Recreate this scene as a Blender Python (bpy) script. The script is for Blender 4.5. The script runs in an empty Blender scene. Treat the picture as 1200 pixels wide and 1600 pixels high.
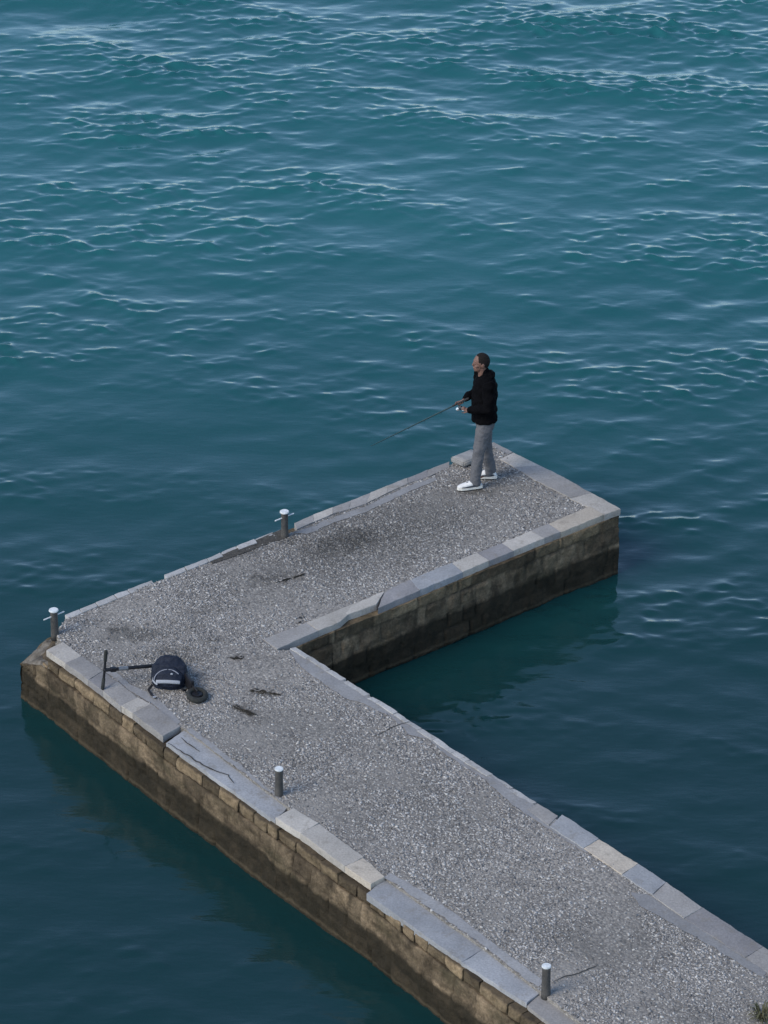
import bpy, bmesh, math, random
import numpy as np
from mathutils import Vector, Matrix, noise as mnoise
from mathutils.geometry import delaunay_2d_cdt
R = math.radians
random.seed(7); rng = np.random.default_rng(11)
S = bpy.context.scene
C = S.collection

# ------------------------------------------------------------------ camera, sky, sun, exposure
ZT = 0.87                       # pier top above the water
CAM = Vector((0, 0, ZT + 21.784)); PITCH = R(28.0); F = 6000.0
cd = bpy.data.cameras.new('camera'); cam = bpy.data.objects.new('camera', cd); C.objects.link(cam)
cam.location = CAM; cam.rotation_euler = (math.pi/2 - PITCH, 0, 0)
cd.sensor_fit = 'VERTICAL'; cd.sensor_height = 24.0; cd.lens = 24.0 * F / 1600.0
cd.clip_start = 0.5; cd.clip_end = 20000
S.camera = cam

SUN_EL, SUN_AZ = 42.0, -125.0      # azimuth measured from +Y, negative is to the left
W = bpy.data.worlds.new('World'); S.world = W; W.use_nodes = True
wn = W.node_tree; bg = wn.nodes['Background']
sky = wn.nodes.new('ShaderNodeTexSky'); sky.sky_type = 'NISHITA'; sky.sun_disc = False
sky.sun_elevation = R(SUN_EL); sky.sun_rotation = R(SUN_AZ)
sky.altitude = 0; sky.air_density = 0.8; sky.dust_density = 0.3; sky.ozone_density = 1.0
wn.links.new(sky.outputs[0], bg.inputs['Color']); bg.inputs['Strength'].default_value = 0.13
sl = bpy.data.lights.new('sun', 'SUN'); so = bpy.data.objects.new('sun', sl); C.objects.link(so)
sl.energy = 1.35; sl.angle = R(32); sl.color = (1.0, 0.91, 0.78)
sd = Vector((math.sin(R(SUN_AZ))*math.cos(R(SUN_EL)), math.cos(R(SUN_AZ))*math.cos(R(SUN_EL)), math.sin(R(SUN_EL))))
so.rotation_euler = sd.to_track_quat('Z', 'Y').to_euler()
S.view_settings.view_transform = 'Standard'; S.view_settings.look = 'None'
S.view_settings.exposure = 1.08; S.view_settings.gamma = 1.0

# ------------------------------------------------------------------ helpers
FW = Vector((0, math.cos(PITCH), -math.sin(PITCH))); UP = Vector((0, math.sin(PITCH), math.cos(PITCH)))
def at(px, py, z=ZT):
    """the point at height z that a survey of the photograph gives for (px, py)"""
    r = FW*F + Vector((1, 0, 0))*(px - 600) - UP*(py - 800)
    return CAM + r*((z - CAM.z)/r.z)
def tag(o, label=None, cat=None, group=None, kind=None):
    if label: o['label'] = label
    if cat: o['category'] = cat
    if group: o['group'] = group
    if kind: o['kind'] = kind
    return o
def empty(name, loc, rz=0):
    o = bpy.data.objects.new(name, None); C.objects.link(o); o.location = loc; o.rotation_euler = (0, 0, rz)
    o.empty_display_size = .1
    return o
def link(name, me, mat, parent=None, smooth=False):
    o = bpy.data.objects.new(name, me); C.objects.link(o)
    if mat: me.materials.append(mat)
    if parent: o.parent = parent
    if smooth: me.polygons.foreach_set('use_smooth', [True]*len(me.polygons))
    return o
def from_bm(name, bm, mat, parent=None, smooth=False):
    me = bpy.data.meshes.new(name); bmesh.ops.recalc_face_normals(bm, faces=bm.faces); bm.to_mesh(me); bm.free()
    return link(name, me, mat, parent, smooth)
def raw_mesh(name, v, f4):
    """v (n,3) float, f4 (m,k) int"""
    me = bpy.data.meshes.new(name); v = np.asarray(v, np.float32); f4 = np.asarray(f4, np.int32); k = f4.shape[1]
    me.vertices.add(len(v)); me.vertices.foreach_set('co', v.ravel())
    me.loops.add(f4.size); me.loops.foreach_set('vertex_index', f4.ravel())
    me.polygons.add(len(f4)); me.polygons.foreach_set('loop_start', np.arange(0, f4.size, k, dtype=np.int32))
    me.update(calc_edges=True); me.validate()
    return me
def fill(bm, poly, zs, grid=0):
    """fills a simple outline (list of Vectors) with upward faces; zs is a height or a function of the point"""
    zf = zs if callable(zs) else (lambda p: zs)
    v, _, f, *_ = delaunay_2d_cdt([Vector((p.x, p.y)) for p in poly], [], [list(range(len(poly)))], 1, 1e-5)
    vs = [bm.verts.new(W2P((p.x, p.y, zf(p)))) for p in v]
    for t in f:
        a, b, c = [vs[i] for i in t[:3]]
        if (b.co-a.co).cross(c.co-a.co).z < 0: t = t[::-1]
        bm.faces.new([vs[i] for i in t])
def local(parent, p):
    return parent.matrix_world.inverted() @ p

# solid building blocks for bodies, clothes and hardware
def frames(pts, side):
    out = []
    n = len(pts)
    for i in range(n):
        t = (pts[min(i+1, n-1)] - pts[max(i-1, 0)]).normalized()
        s = side - t*side.dot(t)
        if s.length < 1e-4: s = t.orthogonal()
        s.normalize(); out.append((t, s, t.cross(s)))
    return out
def tube(bm, pts, rad, side=(0, 1, 0), seg=14, cap=True):
    pts = [Vector(p) for p in pts]
    rad = [(r, r) if not isinstance(r, tuple) else r for r in rad]
    fr = frames(pts, Vector(side)); rings = []
    def ring(c, s, b, a, d):
        return [bm.verts.new(c + s*(a*math.cos(2*math.pi*k/seg)) + b*(d*math.sin(2*math.pi*k/seg))) for k in range(seg)]
    if cap:
        t, s, b = fr[0]; m = min(rad[0])
        for e in (.92, .6): rings.append(ring(pts[0] - t*m*e, s, b, rad[0][0]*math.sqrt(1-e*e), rad[0][1]*math.sqrt(1-e*e)))
    for p, (t, s, b), r in zip(pts, fr, rad): rings.append(ring(p, s, b, *r))
    if cap:
        t, s, b = fr[-1]; m = min(rad[-1])
        for e in (.6, .92): rings.append(ring(pts[-1] + t*m*e, s, b, rad[-1][0]*math.sqrt(1-e*e), rad[-1][1]*math.sqrt(1-e*e)))
    for a, b in zip(rings, rings[1:]):
        for k in range(seg): bm.faces.new((a[k], a[(k+1) % seg], b[(k+1) % seg], b[k]))
    bm.faces.new(rings[0][::-1]); bm.faces.new(rings[-1])
def ell(bm, c, r, rot=None, u=16, v=10):
    m = Matrix.Translation(Vector(c)) @ (rot.to_4x4() if rot else Matrix()) @ Matrix.Diagonal((*r, 1))
    bmesh.ops.create_uvsphere(bm, u_segments=u, v_segments=v, radius=1, matrix=m)
def box(bm, c, s, rot=None, bev=0.0):
    m = Matrix.Translation(Vector(c)) @ (rot.to_4x4() if rot else Matrix()) @ Matrix.Diagonal((*s, 1))
    g = bmesh.ops.create_cube(bm, size=1, matrix=m)
    if bev:
        es = list({e for v in g['verts'] for e in v.link_edges})
        bmesh.ops.bevel(bm, geom=es, offset=bev, segments=2, affect='EDGES', profile=.6)
def cyl(bm, p0, p1, r0, r1=None, seg=20, bev=0):
    p0, p1 = Vector(p0), Vector(p1); d = p1 - p0; r1 = r0 if r1 is None else r1
    m = Matrix.Translation((p0+p1)/2) @ d.to_track_quat('Z', 'Y').to_matrix().to_4x4()
    g = bmesh.ops.create_cone(bm, cap_ends=True, segments=seg, radius1=r0, radius2=r1, depth=d.length, matrix=m)
    if bev:
        es = [e for e in {e for v in g['verts'] for e in v.link_edges} if any(len(f.verts) > 4 for f in e.link_faces)]
        bmesh.ops.bevel(bm, geom=es, offset=bev, segments=2, affect='EDGES')
def torus(bm, c, axis, R0, r0, n=28, k=12, flat=1.0):
    axis = Vector(axis).normalized(); a = axis.orthogonal().normalized(); b = axis.cross(a); rows = []
    for i in range(n):
        t = 2*math.pi*i/n; d = a*math.cos(t) + b*math.sin(t)
        rows.append([bm.verts.new(Vector(c) + d*(R0 + r0*math.cos(2*math.pi*j/k)) + axis*(r0*flat*math.sin(2*math.pi*j/k))) for j in range(k)])
    for i in range(n):
        A, B = rows[i], rows[(i+1) % n]
        for j in range(k): bm.faces.new((A[j], B[j], B[(j+1) % k], A[(j+1) % k]))
def skin(name, bm, mat, parent, vox=.006, smooth=4, fold=None, inflate=0):
    """melts overlapping closed shapes into one continuous surface"""
    bmesh.ops.recalc_face_normals(bm, faces=bm.faces)
    me = bpy.data.meshes.new(name); bm.to_mesh(me); bm.free()
    t = bpy.data.objects.new('tmp', me); C.objects.link(t)
    m = t.modifiers.new('r', 'REMESH'); m.mode = 'VOXEL'; m.voxel_size = vox
    s = t.modifiers.new('s', 'SMOOTH'); s.iterations = smooth; s.factor = .5
    dg = bpy.context.evaluated_depsgraph_get()
    out = bpy.data.meshes.new_from_object(t.evaluated_get(dg))
    bpy.data.objects.remove(t); bpy.data.meshes.remove(me)
    if fold:
        ns = [v.normal.copy() for v in out.vertices]
        for v, n in zip(out.vertices, ns): v.co += n*fold(v.co)
    out.name = name
    return link(name, out, mat, parent, True)

# ------------------------------------------------------------------ materials
def mat(name, base=(.5, .5, .5), rough=.7, metal=0, spec=.5):
    m = bpy.data.materials.new(name); m.use_nodes = True
    b = m.node_tree.nodes['Principled BSDF']
    b.inputs['Base Color'].default_value = (*base, 1); b.inputs['Roughness'].default_value = rough
    b.inputs['Metallic'].default_value = metal; b.inputs['Specular IOR Level'].default_value = spec
    return m
class NT:
    def __init__(s, m): s.t = m.node_tree; s.b = s.t.nodes['Principled BSDF']
    def n(s, typ, **kw):
        o = s.t.nodes.new(typ)
        for k, v in kw.items():
            if k in o.inputs: o.inputs[k].default_value = v
            else: setattr(o, k, v)
        return o
    def l(s, a, b): s.t.links.new(a, b)
    def pos(s): return s.n('ShaderNodeNewGeometry').outputs['Position']
    def noise(s, scale, detail=4, vec=None, rough=.55, dist=0):
        o = s.n('ShaderNodeTexNoise', Scale=scale, Detail=detail, Roughness=rough, Distortion=dist)
        s.l(vec if vec else s.pos(), o.inputs['Vector']); return o.outputs['Fac']
    def ramp(s, fac, stops, interp='LINEAR'):
        o = s.n('ShaderNodeValToRGB'); e = o.color_ramp.elements; o.color_ramp.interpolation = interp
        while len(e) < len(stops): e.new(.5)
        for el, (p, c) in zip(e, stops):
            el.position = p; el.color = (*c, 1) if isinstance(c, tuple) else (c, c, c, 1)
        s.l(fac, o.inputs[0]); return o.outputs['Color']
    def mix(s, fac, a, b, mode='MIX'):
        o = s.n('ShaderNodeMix', data_type='RGBA', blend_type=mode)
        for v, i in ((fac, 0), (a, 6), (b, 7)):
            if hasattr(v, 'node'): s.l(v, o.inputs[i])
            else: o.inputs[i].default_value = v if i == 0 else (*v, 1)
        return o.outputs[2]
    def math(s, op, a, b=None, c=None, clamp=False):
        o = s.n('ShaderNodeMath', operation=op, use_clamp=clamp)
        for i, v in enumerate((a, b, c)):
            if v is None: continue
            if hasattr(v, 'node'): s.l(v, o.inputs[i])
            else: o.inputs[i].default_value = v
        return o.outputs[0]
    def bump(s, h, strength=.5, dist=.02, prev=None):
        o = s.n('ShaderNodeBump', Strength=strength, Distance=dist); s.l(h, o.inputs['Height'])
        if prev: s.l(prev, o.inputs['Normal'])
        return o.outputs[0]
    def sep(s, v): 
        o = s.n('ShaderNodeSeparateXYZ'); s.l(v, o.inputs[0]); return o.outputs

# dirt and dried-weed patches on the paving, plus the angler's foot shadow as colour: (px, py, radius along, radius across, angle, strength)
STAINS_AND_SHADE = [(540, 848, .85, .42, 35, .9), (430, 902, .5, .18, 25, .55), (215, 992, .45, .18, 10, .6), (270, 1018, .45, .16, 10, .45), (382, 1111, .26, .09, -35, .75), (415, 1084, .26, .07, -18, .75), (520, 880, .35, .16, 20, .5), (405, 905, .22, .10, 0, .8), (612, 838, .16, .07, 10, .7),
          (188, 985, .20, .10, 0, .8), (232, 990, .16, .08, 20, .7), (210, 1002, .12, .05, 0, .6), (372, 1028, .10, .07, 0, .75), (260, 1012, .16, .07, 0, .6),
          (450, 900, .16, .05, -20, .5), (285, 1028, .30, .12, 0, .5), (745, 768, .34, .12, 5, .8), (790, 740, .4, .18, -40, .3),
          (640, 800, .55, .30, 30, .28), (900, 1470, .6, .25, -40, .25), (330, 950, .5, .2, 20, .2), (470, 1190, .3, .14, -40, .22), (690, 770, .4, .14, 30, .4),
          (860, 790, .4, .1, 30, .3), (620, 880, .5, .12, 35, .28), (1090, 1450, .35, .12, -45, .3), (450, 845, .25, .08, 35, .65), (380, 868, .35, .06, 38, .6), (600, 830, 2.6, .9, 39, .42), (770, 755, .8, .6, 30, .25), (330, 1000, .3, .1, 10, .3)]
def stain_shade_mask(k):
    p = k.pos()
    wob = k.n('ShaderNodeTexNoise', Scale=7.0, Detail=5.0); k.l(p, wob.inputs['Vector'])
    sub = k.n('ShaderNodeVectorMath', operation='SUBTRACT'); k.l(wob.outputs['Color'], sub.inputs[0]); sub.inputs[1].default_value = (.5, .5, .5)
    sc = k.n('ShaderNodeVectorMath', operation='SCALE'); k.l(sub.outputs[0], sc.inputs[0]); sc.inputs['Scale'].default_value = .35
    ad = k.n('ShaderNodeVectorMath', operation='ADD'); k.l(p, ad.inputs[0]); k.l(sc.outputs[0], ad.inputs[1])
    acc = None
    for (px, py, ra, rb, ang, st) in STAINS_AND_SHADE:
        c = at(px, py)
        mp = k.n('ShaderNodeMapping', vector_type='TEXTURE')
        mp.inputs['Location'].default_value = (c.x, c.y, ZT); mp.inputs['Rotation'].default_value = (0, 0, R(ang)); mp.inputs['Scale'].default_value = (ra, rb, 1)
        k.l(ad.outputs[0], mp.inputs[0])
        ln = k.n('ShaderNodeVectorMath', operation='LENGTH'); k.l(mp.outputs[0], ln.inputs[0])
        mr = k.n('ShaderNodeMapRange', interpolation_type='SMOOTHSTEP'); mr.inputs[1].default_value = 1.25; mr.inputs[2].default_value = .2; mr.inputs[3].default_value = 0; mr.inputs[4].default_value = st
        k.l(ln.outputs['Value'], mr.inputs[0])
        acc = mr.outputs[0] if acc is None else k.math('MAXIMUM', acc, mr.outputs[0])
    return k.math('MULTIPLY', acc, k.math('MULTIPLY_ADD', k.noise(9, 7, rough=.7), 3.6, -.85, clamp=True))

def m_deck():
    m = mat('exposed_aggregate_concrete', rough=.85, spec=.3); k = NT(m)
    v = k.n('ShaderNodeTexVoronoi', Scale=36.0); k.l(k.pos(), v.inputs['Vector'])
    sp = k.n('ShaderNodeSeparateColor'); k.l(v.outputs['Color'], sp.inputs[0])
    cell = k.ramp(sp.outputs[0], [(0, (.12, .114, .108)), (.35, (.20, .19, .18)), (.7, (.28, .268, .255)), (.93, (.34, .325, .305)), (1, (.45, .43, .40))])
    gap = k.ramp(v.outputs['Distance'], [(.2, 1.0), (.75, .55)])
    c = k.mix(1, cell, gap, 'MULTIPLY')
    paste = k.ramp(k.noise(60, 4), [(.3, (.205, .197, .188)), (.7, (.29, .28, .268))])
    patch = k.ramp(k.noise(1.3, 5), [(.42, 0.0), (.62, 1.0)])
    c = k.mix(k.math('MULTIPLY_ADD', patch, .45, .25), c, paste)
    big = k.ramp(k.noise(.55, 4), [(.3, (.76, .74, .69)), (.7, (1.24, 1.19, 1.10))])
    c = k.mix(1, c, big, 'MULTIPLY')
    c = k.mix(k.ramp(k.noise(1.1, 7, rough=.68), [(.55, 0.0), (.68, .45)]), c, (.075, .071, .064))
    c = k.mix(stain_shade_mask(k), c, (.035, .033, .028))
    k.l(c, k.b.inputs['Base Color'])
    h = k.mix(.5, k.ramp(v.outputs['Distance'], [(0, 1.0), (.8, 0.0)]), k.noise(90, 3))
    k.l(k.bump(h, .7, .02), k.b.inputs['Normal'])
    return m
def m_pebble():
    m = mat('embedded_pebbles', rough=.75, spec=.35); k = NT(m)
    g = k.n('ShaderNodeNewGeometry')
    c = k.ramp(g.outputs['Random Per Island'], [(0, (.06, .057, .053)), (.2, (.135, .128, .118)), (.5, (.26, .247, .228)), (.75, (.365, .346, .316)), (.92, (.44, .418, .38)), (1, (.53, .505, .455))])
    c = k.mix(.18, c, k.ramp(k.noise(2.1, 4), [(.35, (.17, .165, .16)), (.65, (.33, .315, .30))]))
    c = k.mix(k.ramp(k.noise(1.1, 7, rough=.68), [(.55, 0.0), (.68, .40)]), c, (.10, .095, .086))
    c = k.mix(k.math('MULTIPLY', stain_shade_mask(k), .85), c, (.05, .046, .036))
    k.l(c, k.b.inputs['Base Color'])
    return m
def m_slab(name, a, b, warm=(.16, .14, .11)):
    m = mat(name, rough=.8, spec=.3); k = NT(m)
    c = k.ramp(k.noise(3.2, 6), [(.3, a), (.7, b)])
    c = k.mix(1, c, k.ramp(k.noise(45, 4), [(.3, .82), (.7, 1.1)]), 'MULTIPLY')
    oi = k.n('ShaderNodeObjectInfo')
    c = k.mix(1, c, k.ramp(oi.outputs['Random'], [(0, .86), (1, 1.1)]), 'MULTIPLY')
    c = k.mix(k.ramp(k.noise(6.5, 7, rough=.7), [(.54, 0.0), (.70, .6)]), c, warm)
    k.l(c, k.b.inputs['Base Color'])
    k.l(k.bump(k.noise(38, 6), .35, .012), k.b.inputs['Normal'])
    return m
def m_wall():
    m = mat('weathered_harbour_masonry', rough=.85, spec=.15); k = NT(m)
    g = k.n('ShaderNodeNewGeometry'); z = k.sep(g.outputs['Position'])[2]
    st = k.ramp(g.outputs['Random Per Island'], [(0, (.072, .053, .033)), (.4, (.086, .064, .039)), (.75, (.098, .072, .043)), (1, (.125, .09, .053))])
    n1 = k.noise(5, 7, rough=.65)
    at_ = k.n('ShaderNodeVertexColor', layer_name='masonry'); vs = k.n('ShaderNodeSeparateColor'); k.l(at_.outputs['Color'], vs.inputs[0])
    st = k.ramp(vs.outputs[1], [(0, (.085, .064, .041)), (.5, (.14, .105, .066)), (.85, (.20, .148, .093)), (1, (.25, .185, .115))])
    c = k.mix(1, st, k.ramp(n1, [(.28, .38), (.5, .95), (.72, 1.5)]), 'MULTIPLY')
    # streaky black growth hanging down from the joint under the coping
    mp = k.n('ShaderNodeMapping'); mp.inputs['Scale'].default_value = (2.6, 2.6, 1.5); k.l(g.outputs['Position'], mp.inputs[0])
    stk = k.ramp(k.noise(1.6, 6, vec=mp.outputs[0], rough=.6), [(.54, 0.0), (.70, .7)])
    c = k.mix(stk, c, (.020, .017, .012))
    mp2 = k.n('ShaderNodeMapping'); mp2.inputs['Scale'].default_value = (1.0, 1.0, 2.2); k.l(g.outputs['Position'], mp2.inputs[0])
    ol = k.ramp(k.noise(1.9, 5, vec=mp2.outputs[0]), [(.5, 0.0), (.66, .6)])
    c = k.mix(ol, c, (.042, .038, .021))
    cap = k.ramp(k.math('ADD', z, k.math('MULTIPLY_ADD', k.noise(6, 3), .06, -.03)), [(.655, 0.0), (.69, 1.0)])
    top = k.ramp(vs.outputs[1], [(0, (.09, .068, .042)), (.5, (.20, .15, .09)), (1, (.33, .24, .14))])
    c = k.mix(k.math('MULTIPLY', cap, .6), c, k.mix(1, top, k.ramp(n1, [(.3, .45), (.7, 1.2)]), 'MULTIPLY'))
    c = k.mix(1, c, k.ramp(k.noise(38, 6, rough=.7), [(.3, .62), (.7, 1.3)]), 'MULTIPLY')
    c = k.mix(k.math('MULTIPLY', vs.outputs[0], .6), c, (.03, .024, .017))
    # the tide has left a wet dark weed band with its own ragged upper limit
    zz = k.math('ADD', z, k.math('MULTIPLY_ADD', k.noise(2.4, 6), 0.15, -.075))
    band = k.ramp(zz, [(.37, 1.0), (.42, 0.0)])
    c = k.mix(k.math('MULTIPLY', band, .88), c, k.ramp(k.noise(7, 5), [(.3, (.012, .011, .007)), (.7, (.026, .021, .013))]))
    line = k.ramp(k.math('ADD', z, k.math('MULTIPLY_ADD', k.noise(9, 4), .05, -.025)), [(.02, 0.0), (.035, .35), (.05, .35), (.075, 0.0)])
    c = k.mix(line, c, (.11, .085, .052))
    k.l(c, k.b.inputs['Base Color'])
    k.b.inputs['Roughness'].default_value = .85
    k.l(k.bump(k.noise(16, 7, rough=.68), .7, .04), k.b.inputs['Normal'])
    return m
def m_noise(name, a, b, scale=20, rough=.7, bump=.2, dist=.004, metal=0, spec=.4):
    m = mat(name, rough=rough, metal=metal, spec=spec); k = NT(m)
    k.l(k.ramp(k.noise(scale, 5), [(.3, a), (.7, b)]), k.b.inputs['Base Color'])
    if bump: k.l(k.bump(k.noise(scale*4, 4), bump, dist), k.b.inputs['Normal'])
    return m
def m_water():
    m = mat('sea_water', (.006, .075, .105), .06); k = NT(m); k.b.inputs['IOR'].default_value = 1.333
    k.b.inputs['Specular IOR Level'].default_value = .5
    p = k.pos()
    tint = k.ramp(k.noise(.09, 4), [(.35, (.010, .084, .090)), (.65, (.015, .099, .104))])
    sh = k.math('MULTIPLY_ADD', k.sep(p)[1], 1/17., -36/17., clamp=True)      # body colour darkened inshore to deepen the walls' reflections, teal offshore
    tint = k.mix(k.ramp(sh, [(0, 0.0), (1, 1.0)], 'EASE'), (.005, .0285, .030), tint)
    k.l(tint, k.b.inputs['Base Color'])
    mp = k.n('ShaderNodeMapping'); mp.inputs['Scale'].default_value = (.55, 1.5, 1); mp.inputs['Rotation'].default_value = (0, 0, R(12)); k.l(p, mp.inputs[0])
    k.l(k.bump(k.noise(9, 4, vec=mp.outputs[0]), .10, .03), k.b.inputs['Normal'])
    return m
M = dict(
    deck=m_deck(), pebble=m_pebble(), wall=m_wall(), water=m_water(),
    light=m_slab('pale_limestone', (.33, .305, .265), (.41, .38, .335)),
    grey=m_slab('grey_limestone', (.225, .213, .198), (.29, .275, .255)),
    blue=m_slab('bluish_concrete', (.225, .23, .233), (.30, .304, .307)),
    dark=m_slab('dark_grey_limestone', (.175, .168, .165), (.235, .225, .22)),
    beige=m_slab('beige_limestone', (.34, .295, .235), (.42, .37, .30)),
    edge=m_slab('thin_edge_limestone', (.30, .295, .28), (.40, .39, .37)),
    mortar=m_slab('mortar_screed', (.20, .196, .192), (.265, .26, .252)),
    soil=m_noise('dark_soil', (.03, .027, .022), (.075, .067, .055), 18, .95, .8, .02),
    iron=m_noise('rusty_dark_iron', (.042, .041, .038), (.082, .076, .068), 14, .7, .4, .004),
    white=m_noise('chalky_white_paint', (.46, .48, .47), (.66, .68, .67), 30, .6, .2, .002),
    jacket=m_noise('black_jacket_fabric', (.0018, .0018, .0024), (.0034, .0034, .0042), 40, .95, .25, .003, spec=.06),
    trouser=m_noise('grey_trouser_cloth', (.10, .10, .105), (.115, .115, .12), 25, .9, .3, .003, spec=.2),
    skin=m_noise('skin', (.125, .066, .048), (.175, .095, .068), 30, .6, .1, .001),
    hair=m_noise('cropped_dark_hair', (.007, .0055, .005), (.016, .012, .010), 160, .9, .8, .004, spec=.2),
    shoe=m_noise('white_shoe_leather', (.48, .475, .455), (.66, .65, .625), 20, .6, .1, .001),
    shoedark=mat('dark_shoe_panel', (.03, .035, .045), .7), sole=mat('off_white_rubber', (.58, .56, .50), .7), soledark=mat('black_rubber_tread', (.015, .015, .015), .8),
    rod=m_noise('dark_carbon_rod', (.008, .030, .034), (.012, .038, .042), 40, .6, 0), cork=mat('black_foam_grip', (.015, .015, .015), .9), steel=mat('bright_reel_metal', (.65, .68, .68), .3, .8),
    reel=mat('dark_reel_body', (.02, .025, .03), .35),
    rubber=m_noise('tyre_rubber', (.012, .013, .012), (.028, .03, .026), 30, .85, .3, .003), blk=m_noise('black_scooter_paint', (.008, .008, .01), (.014, .014, .016), 20, .5, .1, .002, spec=.3),
    grip=mat('deck_griptape', (.025, .025, .028), .95), silver=mat('dull_aluminium', (.20, .205, .21), .45, .6),
    navy=m_noise('navy_nylon', (.006, .009, .018), (.012, .017, .03), 30, .75, .3, .004, spec=.25), strap=mat('black_webbing', (.01, .01, .012), .85),
    refl=mat('pale_grey_reflective_tape', (.25, .265, .29), .6), piping=mat('grey_piping', (.22, .23, .26), .7),
    weed=m_noise('dried_seaweed', (.012, .011, .009), (.03, .027, .02), 30, .9, .3, .004),
    leaf=m_noise('dry_plant_leaf', (.045, .05, .022), (.10, .09, .045), 14, .8, 0), stone=m_noise('loose_limestone', (.20, .195, .185), (.29, .28, .26), 14, .85, .5, .01),
    corner=m_noise('broken_corner_rubble', (.045, .036, .026), (.20, .175, .14), 9, .9, .8, .02),
    eye=mat('eye', (.02, .015, .012), .2))

# ------------------------------------------------------------------ water: one sheet, dense where the waves are seen
def water():
    DX = .026
    def axis(c0, c1, far):
        core = np.arange(c0, c1 + 1e-6, DX); out = []; d = DX; x = c1
        while x < far: d *= 1.22; x += d; out.append(x)
        neg = []; d = DX; x = c0
        while x > -far: d *= 1.22; x -= d; neg.append(x)
        return np.concatenate([neg[::-1], core, out]), len(neg), len(core)
    xs, i0, nx = axis(-9.5, 9.5, 9000); ys, j0, ny = axis(29., 69., 9000)
    # spectral wind sea on the dense patch
    NX, NY = nx, ny
    kx = np.fft.fftfreq(NX, DX)*2*np.pi; ky = np.fft.fftfreq(NY, DX)*2*np.pi
    KX, KY = np.meshgrid(kx, ky); K = np.hypot(KX, KY); K[0, 0] = 1
    th = np.arctan2(KY, KX)
    def field(l0, l1, wdir, spread, p):
        lam = 2*np.pi/K
        d = np.abs(np.cos(th - wdir))**spread
        a = K**(-p)*np.sqrt(d)
        a *= 1/(1+np.exp((lam - l1)/(l1*.12)))*1/(1+np.exp((l0 - lam)/(l0*.12)))
        a[0, 0] = 0
        z = (rng.normal(size=K.shape) + 1j*rng.normal(size=K.shape))*a
        h = np.fft.ifft2(z).real; sy = np.fft.ifft2(z*1j*KY).real
        s = 1/np.sqrt((sy**2).mean())
        cx = np.fft.ifft2(-1j*z*KX/K).real*s; cy = np.fft.ifft2(-1j*z*KY/K).real*s
        return h*s, cx, cy
    swell = field(1.3, 5.0, R(80), 5, 2.1)
    mid = field(.40, 1.3, R(98), 2.5, 2.0)
    rip = field(.14, .50, R(88), 2.2, 2.0)
    gx = xs[i0:i0+nx]; gy = ys[j0:j0+ny]; GX, GY = np.meshgrid(gx, gy)
    zb = np.fft.ifft2((rng.normal(size=K.shape)+1j*rng.normal(size=K.shape))*np.exp(-(KX/1.1)**2-(KY/.9)**2)).real
    gust = np.clip(1 + .55*zb/zb.std(), .25, 2.2)
    ramp = 1/(1+np.exp(-(GY - 49.5)/3.4))                # open water is rougher than the lee of the pier
    lee = .26 + .74*ramp
    edge = np.clip(np.minimum(np.minimum(GX - gx[0], gx[-1] - GX), np.minimum(GY - gy[0], gy[-1] - GY))/1.5, 0, 1)
    edge = edge*edge*(3-2*edge)
    cr = .45*mid[0]/mid[0].std() + .8*swell[0]/swell[0].std()
    crest = .16 + 1.05/(1+np.exp(-(cr - .55)*2.6))
    env = np.sqrt(rip[0]**2 + rip[1]**2 + rip[2]**2); env = np.clip(env/np.sqrt((env**2).mean()), .15, 2.1)   # wave groups
    crest = crest*env**.5
    wa = (.05*lee)*edge; wb = (.056*(.30+.70*lee)*(.6+.4*gust))*edge; wc = (.160*(1 + .3*np.clip((GY - 52)/8, 0, 1))*lee**1.15*(.35+.65*gust)*crest)*edge
    H = wa*swell[0] + wb*mid[0] + wc*rip[0]
    X = GX - 1.0*(wa*swell[1] + wb*mid[1] + .8*wc*rip[1]); Y = GY - .8*(wa*swell[2] + wb*mid[2] + .8*wc*rip[2]) + .5*(wb*mid[0] + wc*rip[0])   # crests lean downwind, away from the shore
    AX, AY = np.meshgrid(xs, ys); AZ = np.zeros_like(AX)
    AX[j0:j0+ny, i0:i0+nx] = X; AY[j0:j0+ny, i0:i0+nx] = Y; AZ[j0:j0+ny, i0:i0+nx] = H
    v = np.stack([AX.ravel(), AY.ravel(), AZ.ravel()], 1)
    n0, n1 = len(ys), len(xs); idx = np.arange(n0*n1).reshape(n0, n1)
    f = np.stack([idx[:-1, :-1], idx[:-1, 1:], idx[1:, 1:], idx[1:, :-1]], -1).reshape(-1, 4)
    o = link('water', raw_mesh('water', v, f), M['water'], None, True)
    tag(o, kind='structure')
water()

# ------------------------------------------------------------------ pier
PIER_AT = at(433, 1014); PIER_AT.z = 0
pier = empty('pier', PIER_AT)
tag(pier, 'L-shaped stone pier with pale coping slabs and a pebbly concrete top standing in the sea', 'pier')
bpy.context.view_layer.update()
def W2P(p): return Vector(p) - PIER_AT

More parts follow.
